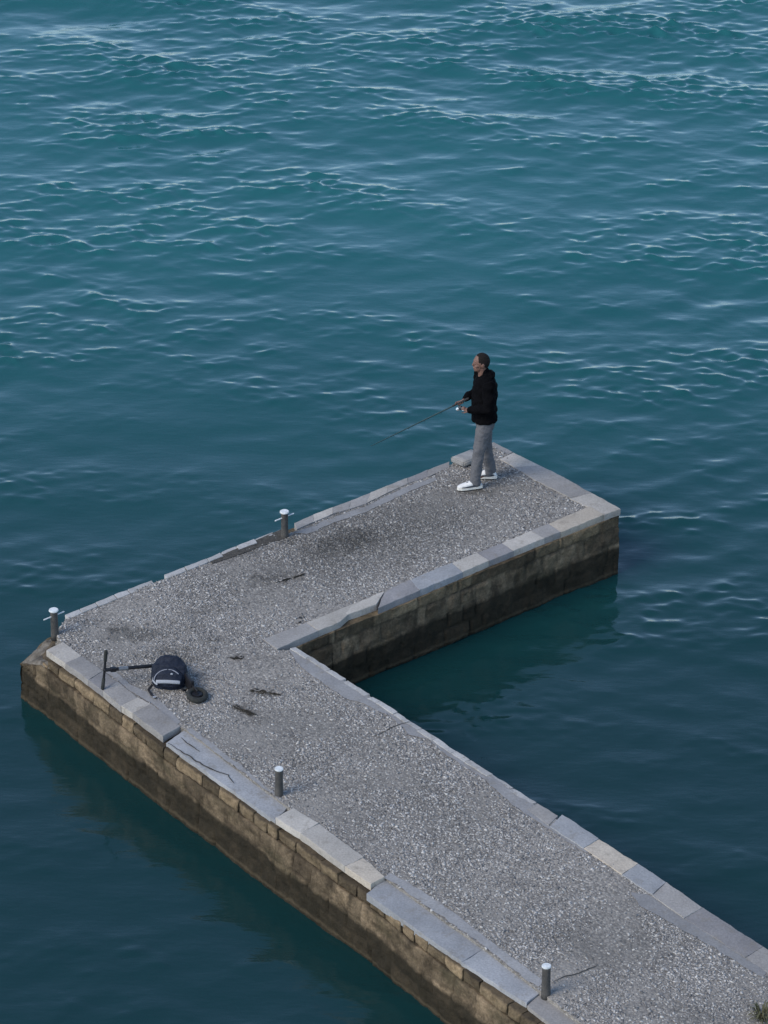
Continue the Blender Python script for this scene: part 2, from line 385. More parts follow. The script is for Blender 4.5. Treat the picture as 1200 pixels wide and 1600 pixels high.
OUTER = [(28, 989), (72, 1022), (255, 1160), (430, 1288), (575, 1392), (720, 1507), (850, 1603), (1290, 1945),
         (1560, 1725), (1350, 1584), (1200, 1484), (936, 1311), (872, 1277), (684, 1154), (541, 1063), (448, 1010),
         (520, 981), (968, 798), (773, 691)]
OUT = [at(*p) for p in OUTER]
def prism(name, poly, z0, z1, m, parent=pier, bev=.0, jit=0):
    bm = bmesh.new()
    b = [bm.verts.new(W2P((p.x, p.y, z0))) for p in poly]; t = [bm.verts.new(W2P((p.x, p.y, z1 + random.uniform(-jit, jit)))) for p in poly]
    n = len(poly)
    bm.faces.new(b[::-1]); bm.faces.new(t)
    for i in range(n): bm.faces.new((b[i], b[(i+1) % n], t[(i+1) % n], t[i]))
    if bev: bmesh.ops.bevel(bm, geom=[e for e in bm.edges], offset=bev, segments=2, affect='EDGES')
    return from_bm(name, bm, m, parent)
def inset(poly, d):
    n = len(poly); out = []
    for i in range(n):
        a, b, c = poly[i-1], poly[i], poly[(i+1) % n]
        e1 = (b-a); e1.z = 0; e1.normalize(); e2 = (c-b); e2.z = 0; e2.normalize()
        n1 = Vector((-e1.y, e1.x, 0)); n2 = Vector((-e2.y, e2.x, 0)); k = (n1+n2); k /= max(.35, 1+n1.dot(n2))
        out.append(b + k*d)
    return out
area = sum(a.x*b.y - b.x*a.y for a, b in zip(OUT, OUT[1:] + OUT[:1]))
SGN = 1 if area > 0 else -1
core = inset(OUT, SGN*.10)
# the corner has lost its capping: the rubble core drops away there
bm = bmesh.new()
def zcore(p):
    d = (Vector((p.x, p.y)) - Vector((OUT[0].x, OUT[0].y))).length
    return min(ZT - .10, .44 + d*.55)
cp = []
n = len(core)
for i in range(n):
    a, b = core[i], core[(i+1) % n]; L = (b-a).length; k = max(1, int(L/.3))
    for j in range(k): cp.append(a.lerp(b, j/k))
bb = [bm.verts.new(W2P((p.x, p.y, -1.2))) for p in cp]; tt = [bm.verts.new(W2P((p.x, p.y, zcore(p)))) for p in cp]
for i in range(len(cp)): bm.faces.new((bb[i], bb[(i+1) % len(cp)], tt[(i+1) % len(cp)], tt[i]))
fill(bm, cp, zcore)
from_bm('rubble_core', bm, M['wall'], pier)

# masonry: eroded ashlar blocks, one mesh (the blocks are the pattern of the wall)
def masonry():
    V, Fc, AT = [], [], []; base = 0
    courses = [(-.55, -.02), (-.016, .225), (.228, .437), (.44, .655), (.66, .80)]
    for i in range(n):
        a, b = OUT[i], OUT[(i+1) % n]
        if i in (6, 7, 8): continue                                   # beyond the frame
        e = b-a; e.z = 0; L = e.length; e.normalize(); nrm = Vector((e.y, -e.x, 0))*SGN
        # below the top course: worn, smeared ashlar whose joints come and go
        zj = [-.02, .225, .437, .655]; vj = [[random.uniform(0, .3) + .36*q + random.uniform(-.10, .10) for q in range(int(L/.36)+1)] for _ in range(5)]
        NU, NV = max(2, int(L/.026)), 46; g2 = np.zeros((NV+1, NU+1), int)
        for p in range(NU+1):
            u = L*p/NU; P0 = a + e*u; dc = (P0 - OUT[0]).length
            zt = min(.655 if i < 6 else .80, .46 + .42*dc + .02*mnoise.noise(P0*5))
            for q in range(NV+1):
                z = -.55 + (zt + .55)*q/NV; z_ = z + .012*mnoise.noise(Vector((u*3, z, i)))
                ci = sum(z_ > t for t in zj); gr = 0
                for t in zj: gr = max(gr, 1 - abs(z_-t)/.018)
                for t in vj[ci]: gr = max(gr, 1 - abs(u + .012*mnoise.noise(Vector((u, z*7, i))) - t)/.018)
                gate = min(1, max(.25, .75 + 1.1*mnoise.noise(Vector((P0.x*1.7, P0.y*1.7, z*2.4 + 4))))); jm = gr*gate; gr = .024*jm
                d = -gr + .026*mnoise.noise(Vector((P0.x*1.3+z*2, P0.y*1.3, z*2.2))) + (.6+.8*((i*7+ci) % 2))*.014*mnoise.noise(Vector((P0.x*4, P0.y*4, z*5))) + .014*mnoise.noise(Vector((P0.x*13, P0.y*13, z*14)))
                Q = P0 + nrm*d; V.append(W2P((Q.x, Q.y, z))); AT.append((jm, (math.sin((sum(u > t for t in vj[ci])*12.99 + ci*78.23 + i*37.7))*43758.5) % 1, 0, 1)); g2[q, p] = base; base += 1
        for q in range(NV):
            for p in range(NU): Fc.append((g2[q, p], g2[q, p+1], g2[q+1, p+1], g2[q+1, p]))
        bk = []
        for p in range(NU+1): V.append(V[g2[NV, p]] - nrm*.14); AT.append((0, .4, 0, 1)); bk.append(base); base += 1
        for p in range(NU): Fc.append((g2[NV, p], g2[NV, p+1], bk[p+1], bk[p]))
        for ci, (z0, z1) in (((4, (.66, .80)),) if i < 6 else ()):
            s = -random.uniform(0, .2)
            while s < L:
                w = random.uniform(.20, .5); s0, s1 = max(s, 0), min(s+w, L); s += w
                if s1 - s0 < .06: continue
                mid = a + e*((s0+s1)/2); dc = (mid - OUT[0]).length
                zz1 = z1
                if ci == 4 and dc < .42: continue
                if dc < .75: zz1 = max(z0 + .02, min(z1, .50 + .42*dc + random.uniform(-.02, .02)))
                out = random.uniform(-.005, .004) - (.010 if ci == 4 else 0)
                nu, nv = max(3, int((s1-s0)/.02)), max(3, int((zz1-z0)/.02)); er = random.choice((.0, .003, .006, .012)) if ci < 4 else random.uniform(.012, .024); g = .0004 if ci < 4 else .006
                rs = random.random(); seed = Vector((i*7.3 + (random.uniform(0, 99) if ci == 4 else 0), 0, 0))
                if ci == 4: zt = zz1 - random.uniform(0, .02)
                else: zt = zz1
                grid = np.zeros((nv+1, nu+1), int)
                for q in range(nv+1):
                    for p in range(nu+1):
                        u = s0+g + (s1-s0-2*g)*p/nu; z = z0 + (zt-z0)*q/nv; P0 = a + e*u
                        de = min(u-s0, s1-u, z-z0, zt-z)
                        d = out - er*max(0, 1-de/.03)**2 + .024*mnoise.noise(Vector((P0.x*1.3+z*2, P0.y*1.3, z*2.2))) + .022*mnoise.noise(Vector((u*4, z*4, 0)) + seed) + .012*mnoise.noise(Vector((u*13, z*13, 3)) + seed)
                        P = a + e*u + nrm*d; V.append(W2P((P.x, P.y, z))); AT.append((max(0, 1-de/.016), rs, 0, 1)); grid[q, p] = base; base += 1
                for q in range(nv):
                    for p in range(nu): Fc.append((grid[q, p], grid[q, p+1], grid[q+1, p+1], grid[q+1, p]))
                # returns into the wall
                per = [grid[0, p] for p in range(nu+1)] + [grid[q, nu] for q in range(1, nv+1)] + [grid[nv, p] for p in range(nu-1, -1, -1)] + [grid[q, 0] for q in range(nv-1, 0, -1)]
                back = []
                for t in per: V.append(V[t] - nrm*.13); AT.append((1, rs, 0, 1)); back.append(base); base += 1
                for j in range(len(per)): Fc.append((per[j], back[j], back[(j+1) % len(per)], per[(j+1) % len(per)]))
    me = raw_mesh('stone_wall', [tuple(v) for v in V], Fc)
    bm = bmesh.new(); bm.from_mesh(me); bmesh.ops.recalc_face_normals(bm, faces=bm.faces); bm.to_mesh(me); bm.free()
    ca = me.color_attributes.new('masonry', 'FLOAT_COLOR', 'POINT'); ca.data.foreach_set('color', np.array(AT, np.float32).ravel())
    me.set_sharp_from_angle(angle=R(50)); return link('stone_wall', me, M['wall'], pier, True)
masonry()

# paved top
DECK = [(86, 990), (103, 967), (150, 946), (237, 912), (323, 881), (427, 843), (462, 829), (520, 805), (570, 789), (637, 756), (680, 742), (702, 727),
        (737, 712), (770, 697), (800, 714), (824, 738), (880, 771), (926, 791), (858, 820), (784, 850), (707, 883), (600, 927), (480, 977), (412, 999), (436, 1016),
        (452, 1016), (541, 1066), (600, 1101), (684, 1157), (760, 1207), (840, 1261), (880, 1290), (935, 1336), (976, 1364), (1020, 1395), (1070, 1431), (1127, 1468), (1200, 1516), (1340, 1606), (1545, 1745),
        (1300, 1930), (1050, 1708), (880, 1577), (843, 1548), (755, 1480), (702, 1443), (601, 1370), (500, 1297), (457, 1266), (448, 1259), (380, 1208), (289, 1138), (276, 1134), (232, 1099), (212, 1089), (156, 1047), (121, 1023), (97, 1006)]
DP = [at(*p) for p in DECK]
bm = bmesh.new(); fill(bm, DP, ZT)
top = [bm.verts.new(W2P((p.x, p.y, ZT - .0005))) for p in DP]; low = [bm.verts.new(W2P((p.x, p.y, ZT - .16))) for p in DP]
for i in range(len(DP)): bm.faces.new((low[i], low[(i+1) % len(DP)], top[(i+1) % len(DP)], top[i]))
me = bpy.data.meshes.new('paving'); bm.to_mesh(me); bm.free(); link('paving', me, M['deck'], pier)
def inside(poly, x, y):
    r = np.zeros(x.shape, bool); m = len(poly)
    for i in range(m):
        x1, y1, x2, y2 = poly[i].x, poly[i].y, poly[(i+1) % m].x, poly[(i+1) % m].y
        if y1 == y2: continue
        c = ((y1 > y) != (y2 > y)) & (x < (x2-x1)*(y-y1)/(y2-y1) + x1); r ^= c
    return r
# smooth screed where slabs were re-bedded
MORTAR = [[(450, 1016), (463, 1013), (541, 1066), (582, 1092), (640, 1130), (684, 1158), (760, 1208), (842, 1263), (872, 1282), (880, 1290), (930, 1333), (915, 1332), (880, 1312), (845, 1288), (800, 1258), (755, 1216), (700, 1182), (668, 1156), (640, 1148), (610, 1120), (570, 1100), (545, 1094), (520, 1079), (480, 1050), (462, 1032)],
          [(165, 1050), (176, 1046), (205, 1072), (240, 1085), (262, 1108), (284, 1128), (277, 1133), (236, 1098), (214, 1087)],
          
          [(462, 832), (475, 828), (520, 809), (570, 792), (637, 760), (680, 746), (684, 750), (640, 768), (573, 800), (522, 817), (480, 835)],
          
          [(1010, 1397), (1070, 1433), (1127, 1470), (1200, 1518), (1190, 1528), (1120, 1484), (1060, 1450), (1000, 1415), (985, 1396)],
          [(600, 1372), (620, 1382), (702, 1441), (755, 1478), (840, 1544), (848, 1532), (760, 1466), (712, 1428), (640, 1380), (610, 1364)],
          [(290, 1140), (300, 1138), (380, 1200), (440, 1250), (448, 1259), (380, 1208)]]
MP = []
for poly in MORTAR:
    pts = [at(*p) for p in poly]; fine = []
    for i, a in enumerate(pts):
        b = pts[(i+1) % len(pts)]; k = max(1, int((b-a).length/.05))
        for j in range(k):
            q = a.lerp(b, j/k); q += Vector((mnoise.noise(q*9), mnoise.noise(q*9 + Vector((5, 5, 5))), 0))*.025; fine.append(q)
    MP.append(fine)
    bm = bmesh.new(); fill(bm, fine, ZT + .005)
    me = bpy.data.meshes.new('mortar_strip'); bm.to_mesh(me); bm.free(); link('mortar_strip', me, M['mortar'], pier)

def pebbles(N=80000):
    x = rng.uniform(-5, 6, N*6); y = rng.uniform(28.5, 43.2, N*6)
    keep = inside(DP, x, y) & (y > 29.0)
    for fp in MP: keep &= ~inside(fp, x, y)
    dens = np.array([mnoise.fractal(Vector((a*1.1, b*1.1, 4.)), 1, 2, 3) for a, b in zip(x, y)])
    near = 1/(1+np.exp((y - 32.2)*1.6))
    keep &= rng.uniform(size=len(x)) < np.clip(.70 + 1.3*dens - .25*near, .10, .97)
    x, y = x[keep][:N], y[keep][:N]; N = len(x)
    bm = bmesh.new(); bmesh.ops.create_icosphere(bm, subdivisions=1, radius=1); bv = np.array([v.co[:] for v in bm.verts]); bf = np.array([[v.index for v in f.verts] for f in bm.faces]); bm.free()
    r = np.clip(rng.lognormal(math.log(.0100), .36, N), .005, .021); asp = rng.uniform(.5, 1.0, N); h = r*rng.uniform(.22, .45, N); a = rng.uniform(0, np.pi, N)
    j = bv[None]*(1 + rng.normal(0, .13, (N, len(bv), 1)))
    lx = j[..., 0]*r[:, None]*1.25; ly = j[..., 1]*(r*asp)[:, None]; lz = j[..., 2]*h[:, None]
    ca, sa = np.cos(a)[:, None], np.sin(a)[:, None]
    tx, ty = rng.normal(0, .25, (2, N, 1)); lz = lz + lx*tx + ly*ty
    P = np.stack([x[:, None] + ca*lx - sa*ly - PIER_AT.x, y[:, None] + sa*lx + ca*ly - PIER_AT.y, ZT + h[:, None]*.25 + lz], -1)
    f = (bf[None] + np.arange(N)[:, None, None]*len(bv)).reshape(-1, 3)
    o = link('gravel', raw_mesh('gravel', P.reshape(-1, 3), f), M['pebble'], pier)
    tag(o, kind='stuff'); return o
pebbles()

# coping: every slab its own part.  (outer a, outer b, inner b, inner a), top above ZT, material
def slab(q, m, top=.014, thick=.085, bev=.008, name='coping_stone', over=0.0, label=None, gap=.003):
    P = [at(*p, ZT + top) for p in q]; c = sum(P, Vector())/4
    P = [p + (c-p).normalized()*gap for p in P]
    bm = bmesh.new(); dz = [random.uniform(-.004, .004) for _ in P]
    # subdivided top with worn edges
    nu = max(2, int((P[1]-P[0]).length/.05)); nv = max(2, int((P[3]-P[0]).length/.05)); sd = Vector((random.random()*50, random.random()*50, 0))
    def pt(u, v):
        p = (P[0].lerp(P[1], u)).lerp(P[3].lerp(P[2], u), v); z = ZT + top + (dz[0]*(1-u)+dz[1]*u)*(1-v) + (dz[3]*(1-u)+dz[2]*u)*v
        return p, z
    rows = []; 
    for j in range(nv+1):
        row = []
        for i in range(nu+1):
            u, v = i/nu, j/nv; p, z = pt(u, v); e = (i in (0, nu)) + (j in (0, nv))
            p = p.copy()
            if e:
                w = Vector((mnoise.noise(p*11+sd), mnoise.noise(p*11-sd), 0))*.010; p += w
            z += .004*mnoise.noise(p*6+sd) - (.0022 if e else 0)*(1+.9*mnoise.noise(p*15+sd))
            row.append(bm.verts.new(W2P((p.x, p.y, z))))
        rows.append(row)
    for j in range(nv):
        for i in range(nu): bm.faces.new((rows[j][i], rows[j][i+1], rows[j+1][i+1], rows[j+1][i]))
    per = rows[0][:] + [rows[j][nu] for j in range(1, nv+1)] + rows[nv][nu-1::-1] + [rows[j][0] for j in range(nv-1, 0, -1)]
    low = []
    cc = W2P(c)
    for v in per:
        d = (v.co - cc); d.z = 0; o = v.co + d.normalized()*.003; low.append(bm.verts.new((o.x, o.y, v.co.z - .006)))
    bot = [bm.verts.new((v.co.x, v.co.y, ZT + top - thick)) for v in low]
    m_ = len(per)
    for A, B in ((per, low), (low, bot)):
        for i in range(m_): bm.faces.new((A[i], B[i], B[(i+1) % m_], A[(i+1) % m_]))
    bm.faces.new(bot)
    o = from_bm(name, bm, M[m], pier, True); o.data.set_sharp_from_angle(angle=R(32))
    if label: o['label'] = label
    return o
# near-left edge
slab([(72, 1015), (102, 1036), (128, 1024), (98, 1003)], 'light')
slab([(102, 1036), (138, 1062), (161, 1048), (128, 1024)], 'grey')
slab([(138, 1062), (160, 1079), (184, 1065), (161, 1048)], 'dark')
slab([(160, 1079), (189, 1103), (214, 1089), (184, 1065)], 'grey')
slab([(189, 1103), (207, 1114), (236, 1099), (214, 1089)], 'light')
slab([(207, 1114), (254, 1150), (282, 1134), (236, 1099)], 'grey')
slab([(259, 1160), (430, 1282), (450, 1260), (288, 1141)], 'blue', top=-.028, label='long cracked bluish concrete slab lying lower than its neighbours')
slab([(431, 1277), (470, 1302), (498, 1286), (458, 1262)], 'light', top=.020)
slab([(470, 1302), (539, 1353), (568, 1339), (498, 1286)], 'light', top=.019)
slab([(539, 1353), (580, 1381), (601, 1369), (568, 1339)], 'beige', top=.021)
slab([(573, 1396), (722, 1503), (757, 1481), (601, 1372)], 'blue', top=-.03)
slab([(722, 1503), (822, 1568), (843, 1550), (757, 1481)], 'blue', top=-.028)
slab([(823, 1571), (930, 1655), (958, 1634), (845, 1552)], 'grey', top=-.04)
slab([(930, 1655), (1040, 1741), (1070, 1722), (958, 1634)], 'grey', top=-.02)
# arm, near edge
slab([(433, 1014), (498, 985), (479, 973), (411, 998)], 'grey')
slab([(498, 985), (531, 971), (571, 935), (479, 973)], 'light')
slab([(531, 964), (588, 944), (601, 924), (545, 946)], 'light')
slab([(590, 950), (656, 922), (640, 905), (601, 924)], 'dark')
slab([(656, 922), (724, 893), (706, 879), (640, 905)], 'blue')
slab([(724, 893), (764, 876), (746, 863), (706, 879)], 'light')
slab([(764, 876), (803, 860), (784, 848), (746, 863)], 'dark')
slab([(803, 860), (850, 841), (829, 829), (784, 848)], 'light')
slab([(850, 841), (876, 831), (858, 818), (829, 829)], 'grey')
slab([(876, 831), (944, 804), (921, 791), (858, 818)], 'beige')
slab([(944, 804), (970, 795), (925, 770), (890, 778)], 'light')
# arm, end edge
slab([(926, 771), (880, 745), (838, 751), (890, 777)], 'grey')
slab([(880, 745), (844, 727), (803, 729), (838, 751)], 'grey')
slab([(844, 727), (802, 707), (781, 717), (803, 729)], 'light')
slab([(801, 706), (771, 690), (745, 700), (780, 716)], 'grey', top=-.012)
# far edge: narrower worn slabs, then only the thin outer stones
far = [(702, 721), (668, 734), (637, 746), (606, 758), (580, 769), (548, 782), (520, 792), (490, 804), (460, 817)]
fin = [(702, 729), (668, 745), (637, 755), (606, 769), (572, 786), (545, 795), (520, 802), (490, 815), (464, 826)]
for i in range(8): slab([far[i], far[i+1], fin[i+1], fin[i]], ['grey', 'dark', 'grey', 'light', 'grey', 'grey', 'light', 'grey'][i], top=random.uniform(.004, .010), gap=.0012)
thin = [(438, 826.5), (427, 831), (398, 842), (369, 853), (345, 863), (323, 872), (288, 886), (256, 898)]
for a, b in zip(thin, thin[1:]): slab([a, b, (b[0]+4, b[1]+5.5), (a[0]+4, a[1]+5.5)], 'edge', top=random.uniform(.0, .02), name='edge_stone', gap=.008)
thin = [(237, 906), (199, 921), (178, 929), (149, 941), (124, 951), (101, 961)]
for a, b in zip(thin, thin[1:]): slab([a, b, (b[0]+5, b[1]+6), (a[0]+5, a[1]+6)], 'edge', top=random.uniform(.0, .02), name='edge_stone', gap=.008)
# trunk, right edge: thin stones, then full slabs
thin = [(461, 1010), (486, 1025.5), (517, 1046), (541, 1061), (543, 1062.5), (578, 1085), (582, 1088), (595, 1095), (622, 1113), (641, 1126), (660, 1138), (684, 1153), (713, 1173), (735, 1187), (770, 1209), (803, 1231), (838, 1254)]
for i, (a, b) in enumerate(zip(thin, thin[1:])):
    if i in (3, 5): continue
    w = 6 if i < 10 else 7
    slab([a, b, (b[0]-w-2, b[1]+w*.25+1), (a[0]-w-2, a[1]+w*.25+1)], 'edge', top=random.uniform(.004, .022), name='edge_stone', gap=.008)
slab([(840, 1255), (872, 1275), (858, 1290), (824, 1264)], 'grey', top=.01)
slab([(878, 1272), (936, 1310), (912, 1325), (859, 1291)], 'blue', top=.018, label='pale bluish patched slab sticking out over the water')
slab([(936, 1310), (997, 1349), (972, 1366), (912, 1325)], 'beige')
slab([(997, 1349), (1041, 1378), (1019, 1398), (972, 1366)], 'blue', top=.015)
slab([(1041, 1378), (1098, 1418), (1069, 1434), (1019, 1398)], 'grey', top=.02)
slab([(1098, 1418), (1192, 1479), (1165, 1496), (1069, 1434)], 'dark', top=.012)
slab([(1192, 1479), (1290, 1544), (1262, 1560), (1165, 1496)], 'grey', top=.012)
slab([(1290, 1544), (1400, 1617), (1372, 1634), (1262, 1560)], 'grey', top=.012)
# dark soil in the gutter where far slabs are missing
bm = bmesh.new()
so_px = [(450, 824), (430, 832), (372, 857), (328, 876), (331, 882), (378, 866), (420, 850), (447, 842)]
fill(bm, [at(*p) for p in so_px], ZT + .009)
from_bm('soil_strip', bm, M['soil'], pier)
# cracks across the long low slab
def ribbon(name, pts, w, z, m):
    P = [at(*p, z) for p in pts]; fine = []
    for a, b in zip(P, P[1:]):
        k = max(1, int((b-a).length/.04))
        for j in range(k): q = a.lerp(b, j/k); fine.append(q + Vector((mnoise.noise(q*14), mnoise.noise(q*14+Vector((3, 3, 3))), 0))*.018)
    fine.append(P[-1]); bm = bmesh.new(); prev = None
    for i, p in enumerate(fine):
        t = fine[min(i+1, len(fine)-1)] - fine[max(i-1, 0)]; s = Vector((-t.y, t.x, 0)).normalized()*w*(.5+.5*abs(mnoise.noise(p*20)))*math.sin(math.pi*(.1+.8*i/len(fine)))
        a, b = bm.verts.new(W2P(p+s)), bm.verts.new(W2P(p-s))
        if prev: bm.faces.new((prev[0], a, b, prev[1]))
        prev = (a, b)
    return from_bm(name, bm, m, pier)
ribbon('crack', [(262, 1161), (300, 1184), (318, 1196), (338, 1205), (356, 1211), (366, 1224)], .016, ZT-.0205, M['soil'])
ribbon('crack', [(283, 1152), (296, 1163), (312, 1174)], .012, ZT-.0205, M['soil'])
ribbon('crack', [(862, 1535), (880, 1526), (905, 1520), (935, 1507)], .012, ZT+.008, M['soil'])
ribbon('crack', [(585, 1150), (620, 1133), (640, 1128)], .012, ZT+.008, M['soil'])
# broken stones in the ruined corner
def rubble(c, r, name='corner_rubble', m='wall'):
    bm = bmesh.new(); bmesh.ops.create_icosphere(bm, subdivisions=3, radius=1); sd = Vector((random.random()*40, 3, 9)); rot = Matrix.Rotation(random.uniform(0, 3), 3, 'Z')
    for v in bm.verts:
        q = v.co.copy(); mx = max(abs(q.x), abs(q.y), abs(q.z)); q = q.lerp(q/mx*.8, .55); q *= 1 + .16*mnoise.noise(q*1.7+sd) + .06*mnoise.noise(q*5+sd)
        v.co = W2P(c) + rot @ Vector((q.x*r[0], q.y*r[1], q.z*r[2]))
    return from_bm(name, bm, M[m], pier, True)
bm = bmesh.new(); ea = (OUT[1]-OUT[0]).normalized(); eb = (OUT[18]-OUT[0]).normalized(); rows = []
for j in range(27):
    row = []
    for i in range(27):
        u, v = i*.027 + .012, j*.027 + .012
        p = OUT[0] + ea*u + eb*v; d = math.hypot(u, v)
        z = min(ZT - .02, .475 + .44*d) + .05*mnoise.noise(p*5) + .03*mnoise.noise(p*13) + .012*mnoise.noise(p*30)
        if i == 0 or j == 0: z -= .05
        row.append(bm.verts.new(W2P((p.x, p.y, min(z, ZT - .012)))))
    rows.append(row)
for j in range(26):
    for i in range(26): bm.faces.new((rows[j][i], rows[j][i+1], rows[j+1][i+1], rows[j+1][i]))
from_bm('broken_corner', bm, M['corner'], pier, True)

# ------------------------------------------------------------------ bollards
DB = (at(700, 721) - at(101, 961)); DB.z = 0; ANG_B = math.atan2(DB.y, DB.x)
DA = (at(600, 1369) - at(98, 1003)); DA.z = 0; ANG_A = math.atan2(DA.y, DA.x)
def bollard(h=.335, cap=.056, bar=True):
    o = empty('mooring_bollard', (0, 0, 0))
    bm = bmesh.new(); tube(bm, [(0, 0, -.05), (0, 0, .02), (0, 0, .12), (0, 0, h-.03), (0, 0, h-.012)], [.05, .047, .043, .042, .044], side=(1, 0, 0), seg=22, cap=False)
    from_bm('post', bm, M['iron'], o, True)
    bm = bmesh.new(); cyl(bm, (0, 0, h-.012), (0, 0, h+.008), cap, cap-.002, 28, .005); from_bm('cap', bm, M['white'], o)
    if not bar: return o
    bm = bmesh.new()
    cyl(bm, (-.145, 0, h-.075), (.145, 0, h-.075), .008, .008, 14, .003); from_bm('cross_bar', bm, M['white'], o)
    return o
def copy_tree(o, parent=None):
    c = o.copy(); C.objects.link(c); c.parent = parent
    for ch in list(o.children): copy_tree(ch, c)
    return c
bo = bollard(); bn = bollard(.33, .048, False)
bspots = [((86, 993), ANG_B, ZT-.02, 'white-capped iron bollard with a cross bar on the broken corner of the pier'),
          ((445, 838), ANG_B, ZT, 'white-capped cross-barred iron bollard on the far edge between broken corner and angler'),
          ((436, 1242), ANG_A, ZT, 'white-capped iron bollard beside the long cracked bluish slab'),
          ((853, 1553), ANG_A, ZT, 'white-topped iron bollard nearest the bottom of the photo, at a slab joint')]
for i, (p, a, z, lab) in enumerate(bspots):
    b = (bo, None, bn, None)[i] or copy_tree((bo, bn)[i//2])
    b.location = at(*p, z); b.rotation_euler = (0, R(random.uniform(-1.5, 1.5)), a); tag(b, lab, 'bollard', 'iron mooring bollards on the pier')

# ------------------------------------------------------------------ loose slab behind the angler
def loose_slab():
    P = [at(704, 714, ZT+.085), at(735, 701.5, ZT+.085), at(768, 706, ZT+.085), at(724, 723, ZT+.085)]
    c = sum(P, Vector())/4; o_at = Vector((c.x, c.y, ZT)); bm = bmesh.new()
    t = [bm.verts.new(Vector((p.x, p.y, ZT+.085)) - o_at) for p in P]; b = [bm.verts.new(Vector((p.x, p.y, ZT+.012)) - o_at) for p in P]
    bm.faces.new(t); bm.faces.new(b[::-1])
    for i in range(4): bm.faces.new((b[i], b[(i+1) % 4], t[(i+1) % 4], t[i]))
    bmesh.ops.bevel(bm, geom=list(bm.edges), offset=.012, segments=2, affect='EDGES'); bmesh.ops.subdivide_edges(bm, edges=list(bm.edges), cuts=3, use_grid_fill=True)
    for v in bm.verts: v.co += Vector((mnoise.noise(v.co*9), mnoise.noise(v.co*9+Vector((4, 4, 4))), mnoise.noise(v.co*9-Vector((4, 4, 4)))))*.006
    o = from_bm('stone_slab', bm, M['stone'], None, True); o.location = o_at
    tag(o, 'loose raised stone slab on the far corner behind the angler\'s legs', 'slab')
loose_slab()

# ------------------------------------------------------------------ the angler
FA = R(190)                                       # facing direction
ORG = at(749, 756); ORG.z = ZT + .006
man = empty('person', ORG, FA)
tag(man, 'standing angler in a black jacket and grey trousers with white sneakers, holding a rod', 'person')
bpy.context.view_layer.update()
fdir = Vector((math.cos(FA), math.sin(FA), 0)); ldir = Vector((-fdir.y, fdir.x, 0))
def to_local(d): return Vector((d.dot(fdir), d.dot(ldir), d.z))
RODW = Vector((-.815, .36, -.63)).normalized(); ROD = to_local(RODW)
RH = Vector((.235, -.085, 1.085))                 # right hand on the rod
LH = Vector((.225, .075, 1.065))                  # left hand on the crank
hipL, hipR = Vector((-.05, .09, .90)), Vector((-.065, -.09, .90))
kneeL, kneeR = Vector((.035, .115, .50)), Vector((-.095, -.105, .50))
ankL, ankR = Vector((.085, .12, .095)), Vector((-.145, -.115, .095))
shL, shR = Vector((-.06, .205, 1.44)), Vector((-.045, -.205, 1.44))
elL, elR = Vector((-.045, .275, 1.14)), Vector((-.02, -.265, 1.14))
def hand(bm, c, axis, pd, wrist, thumb_dir):
    """palm plus four fingers closed round a bar through c along axis; pd points from the bar to the palm"""
    axis = axis.normalized(); pd = (pd - axis*pd.dot(axis)).normalized(); q = axis.cross(pd)
    kn = c + pd*.024
    tube(bm, [wrist, wrist.lerp(kn, .45), kn], [(.026, .019), (.036, .016), (.041, .014)], side=axis, seg=12)
    lens = (2.9, 3.25, 3.1, 2.6)
    for j, ln in enumerate(lens):
        o = c + axis*(.0315 - .021*j); pts = []
        for s in range(8):
            a = -.5 + ln*s/7; rr = .021 + .003*math.sin(a*2)
            pts.append(o + pd*(rr*math.cos(a)) + q*(rr*math.sin(a)))
        tube(bm, pts, [.0092, .0090, .0088, .0086, .0082, .0078, .0074, .0068], side=axis, seg=8)
    b = wrist.lerp(kn, .55) + axis*.03
    tube(bm, [b, b + axis*.022 - q*.010 - pd*.004, c + axis*.052 - q*.020 + pd*.006, c + axis*.062 - q*.012 - pd*.012], [.0135, .0125, .0105, .0088], side=pd, seg=8)
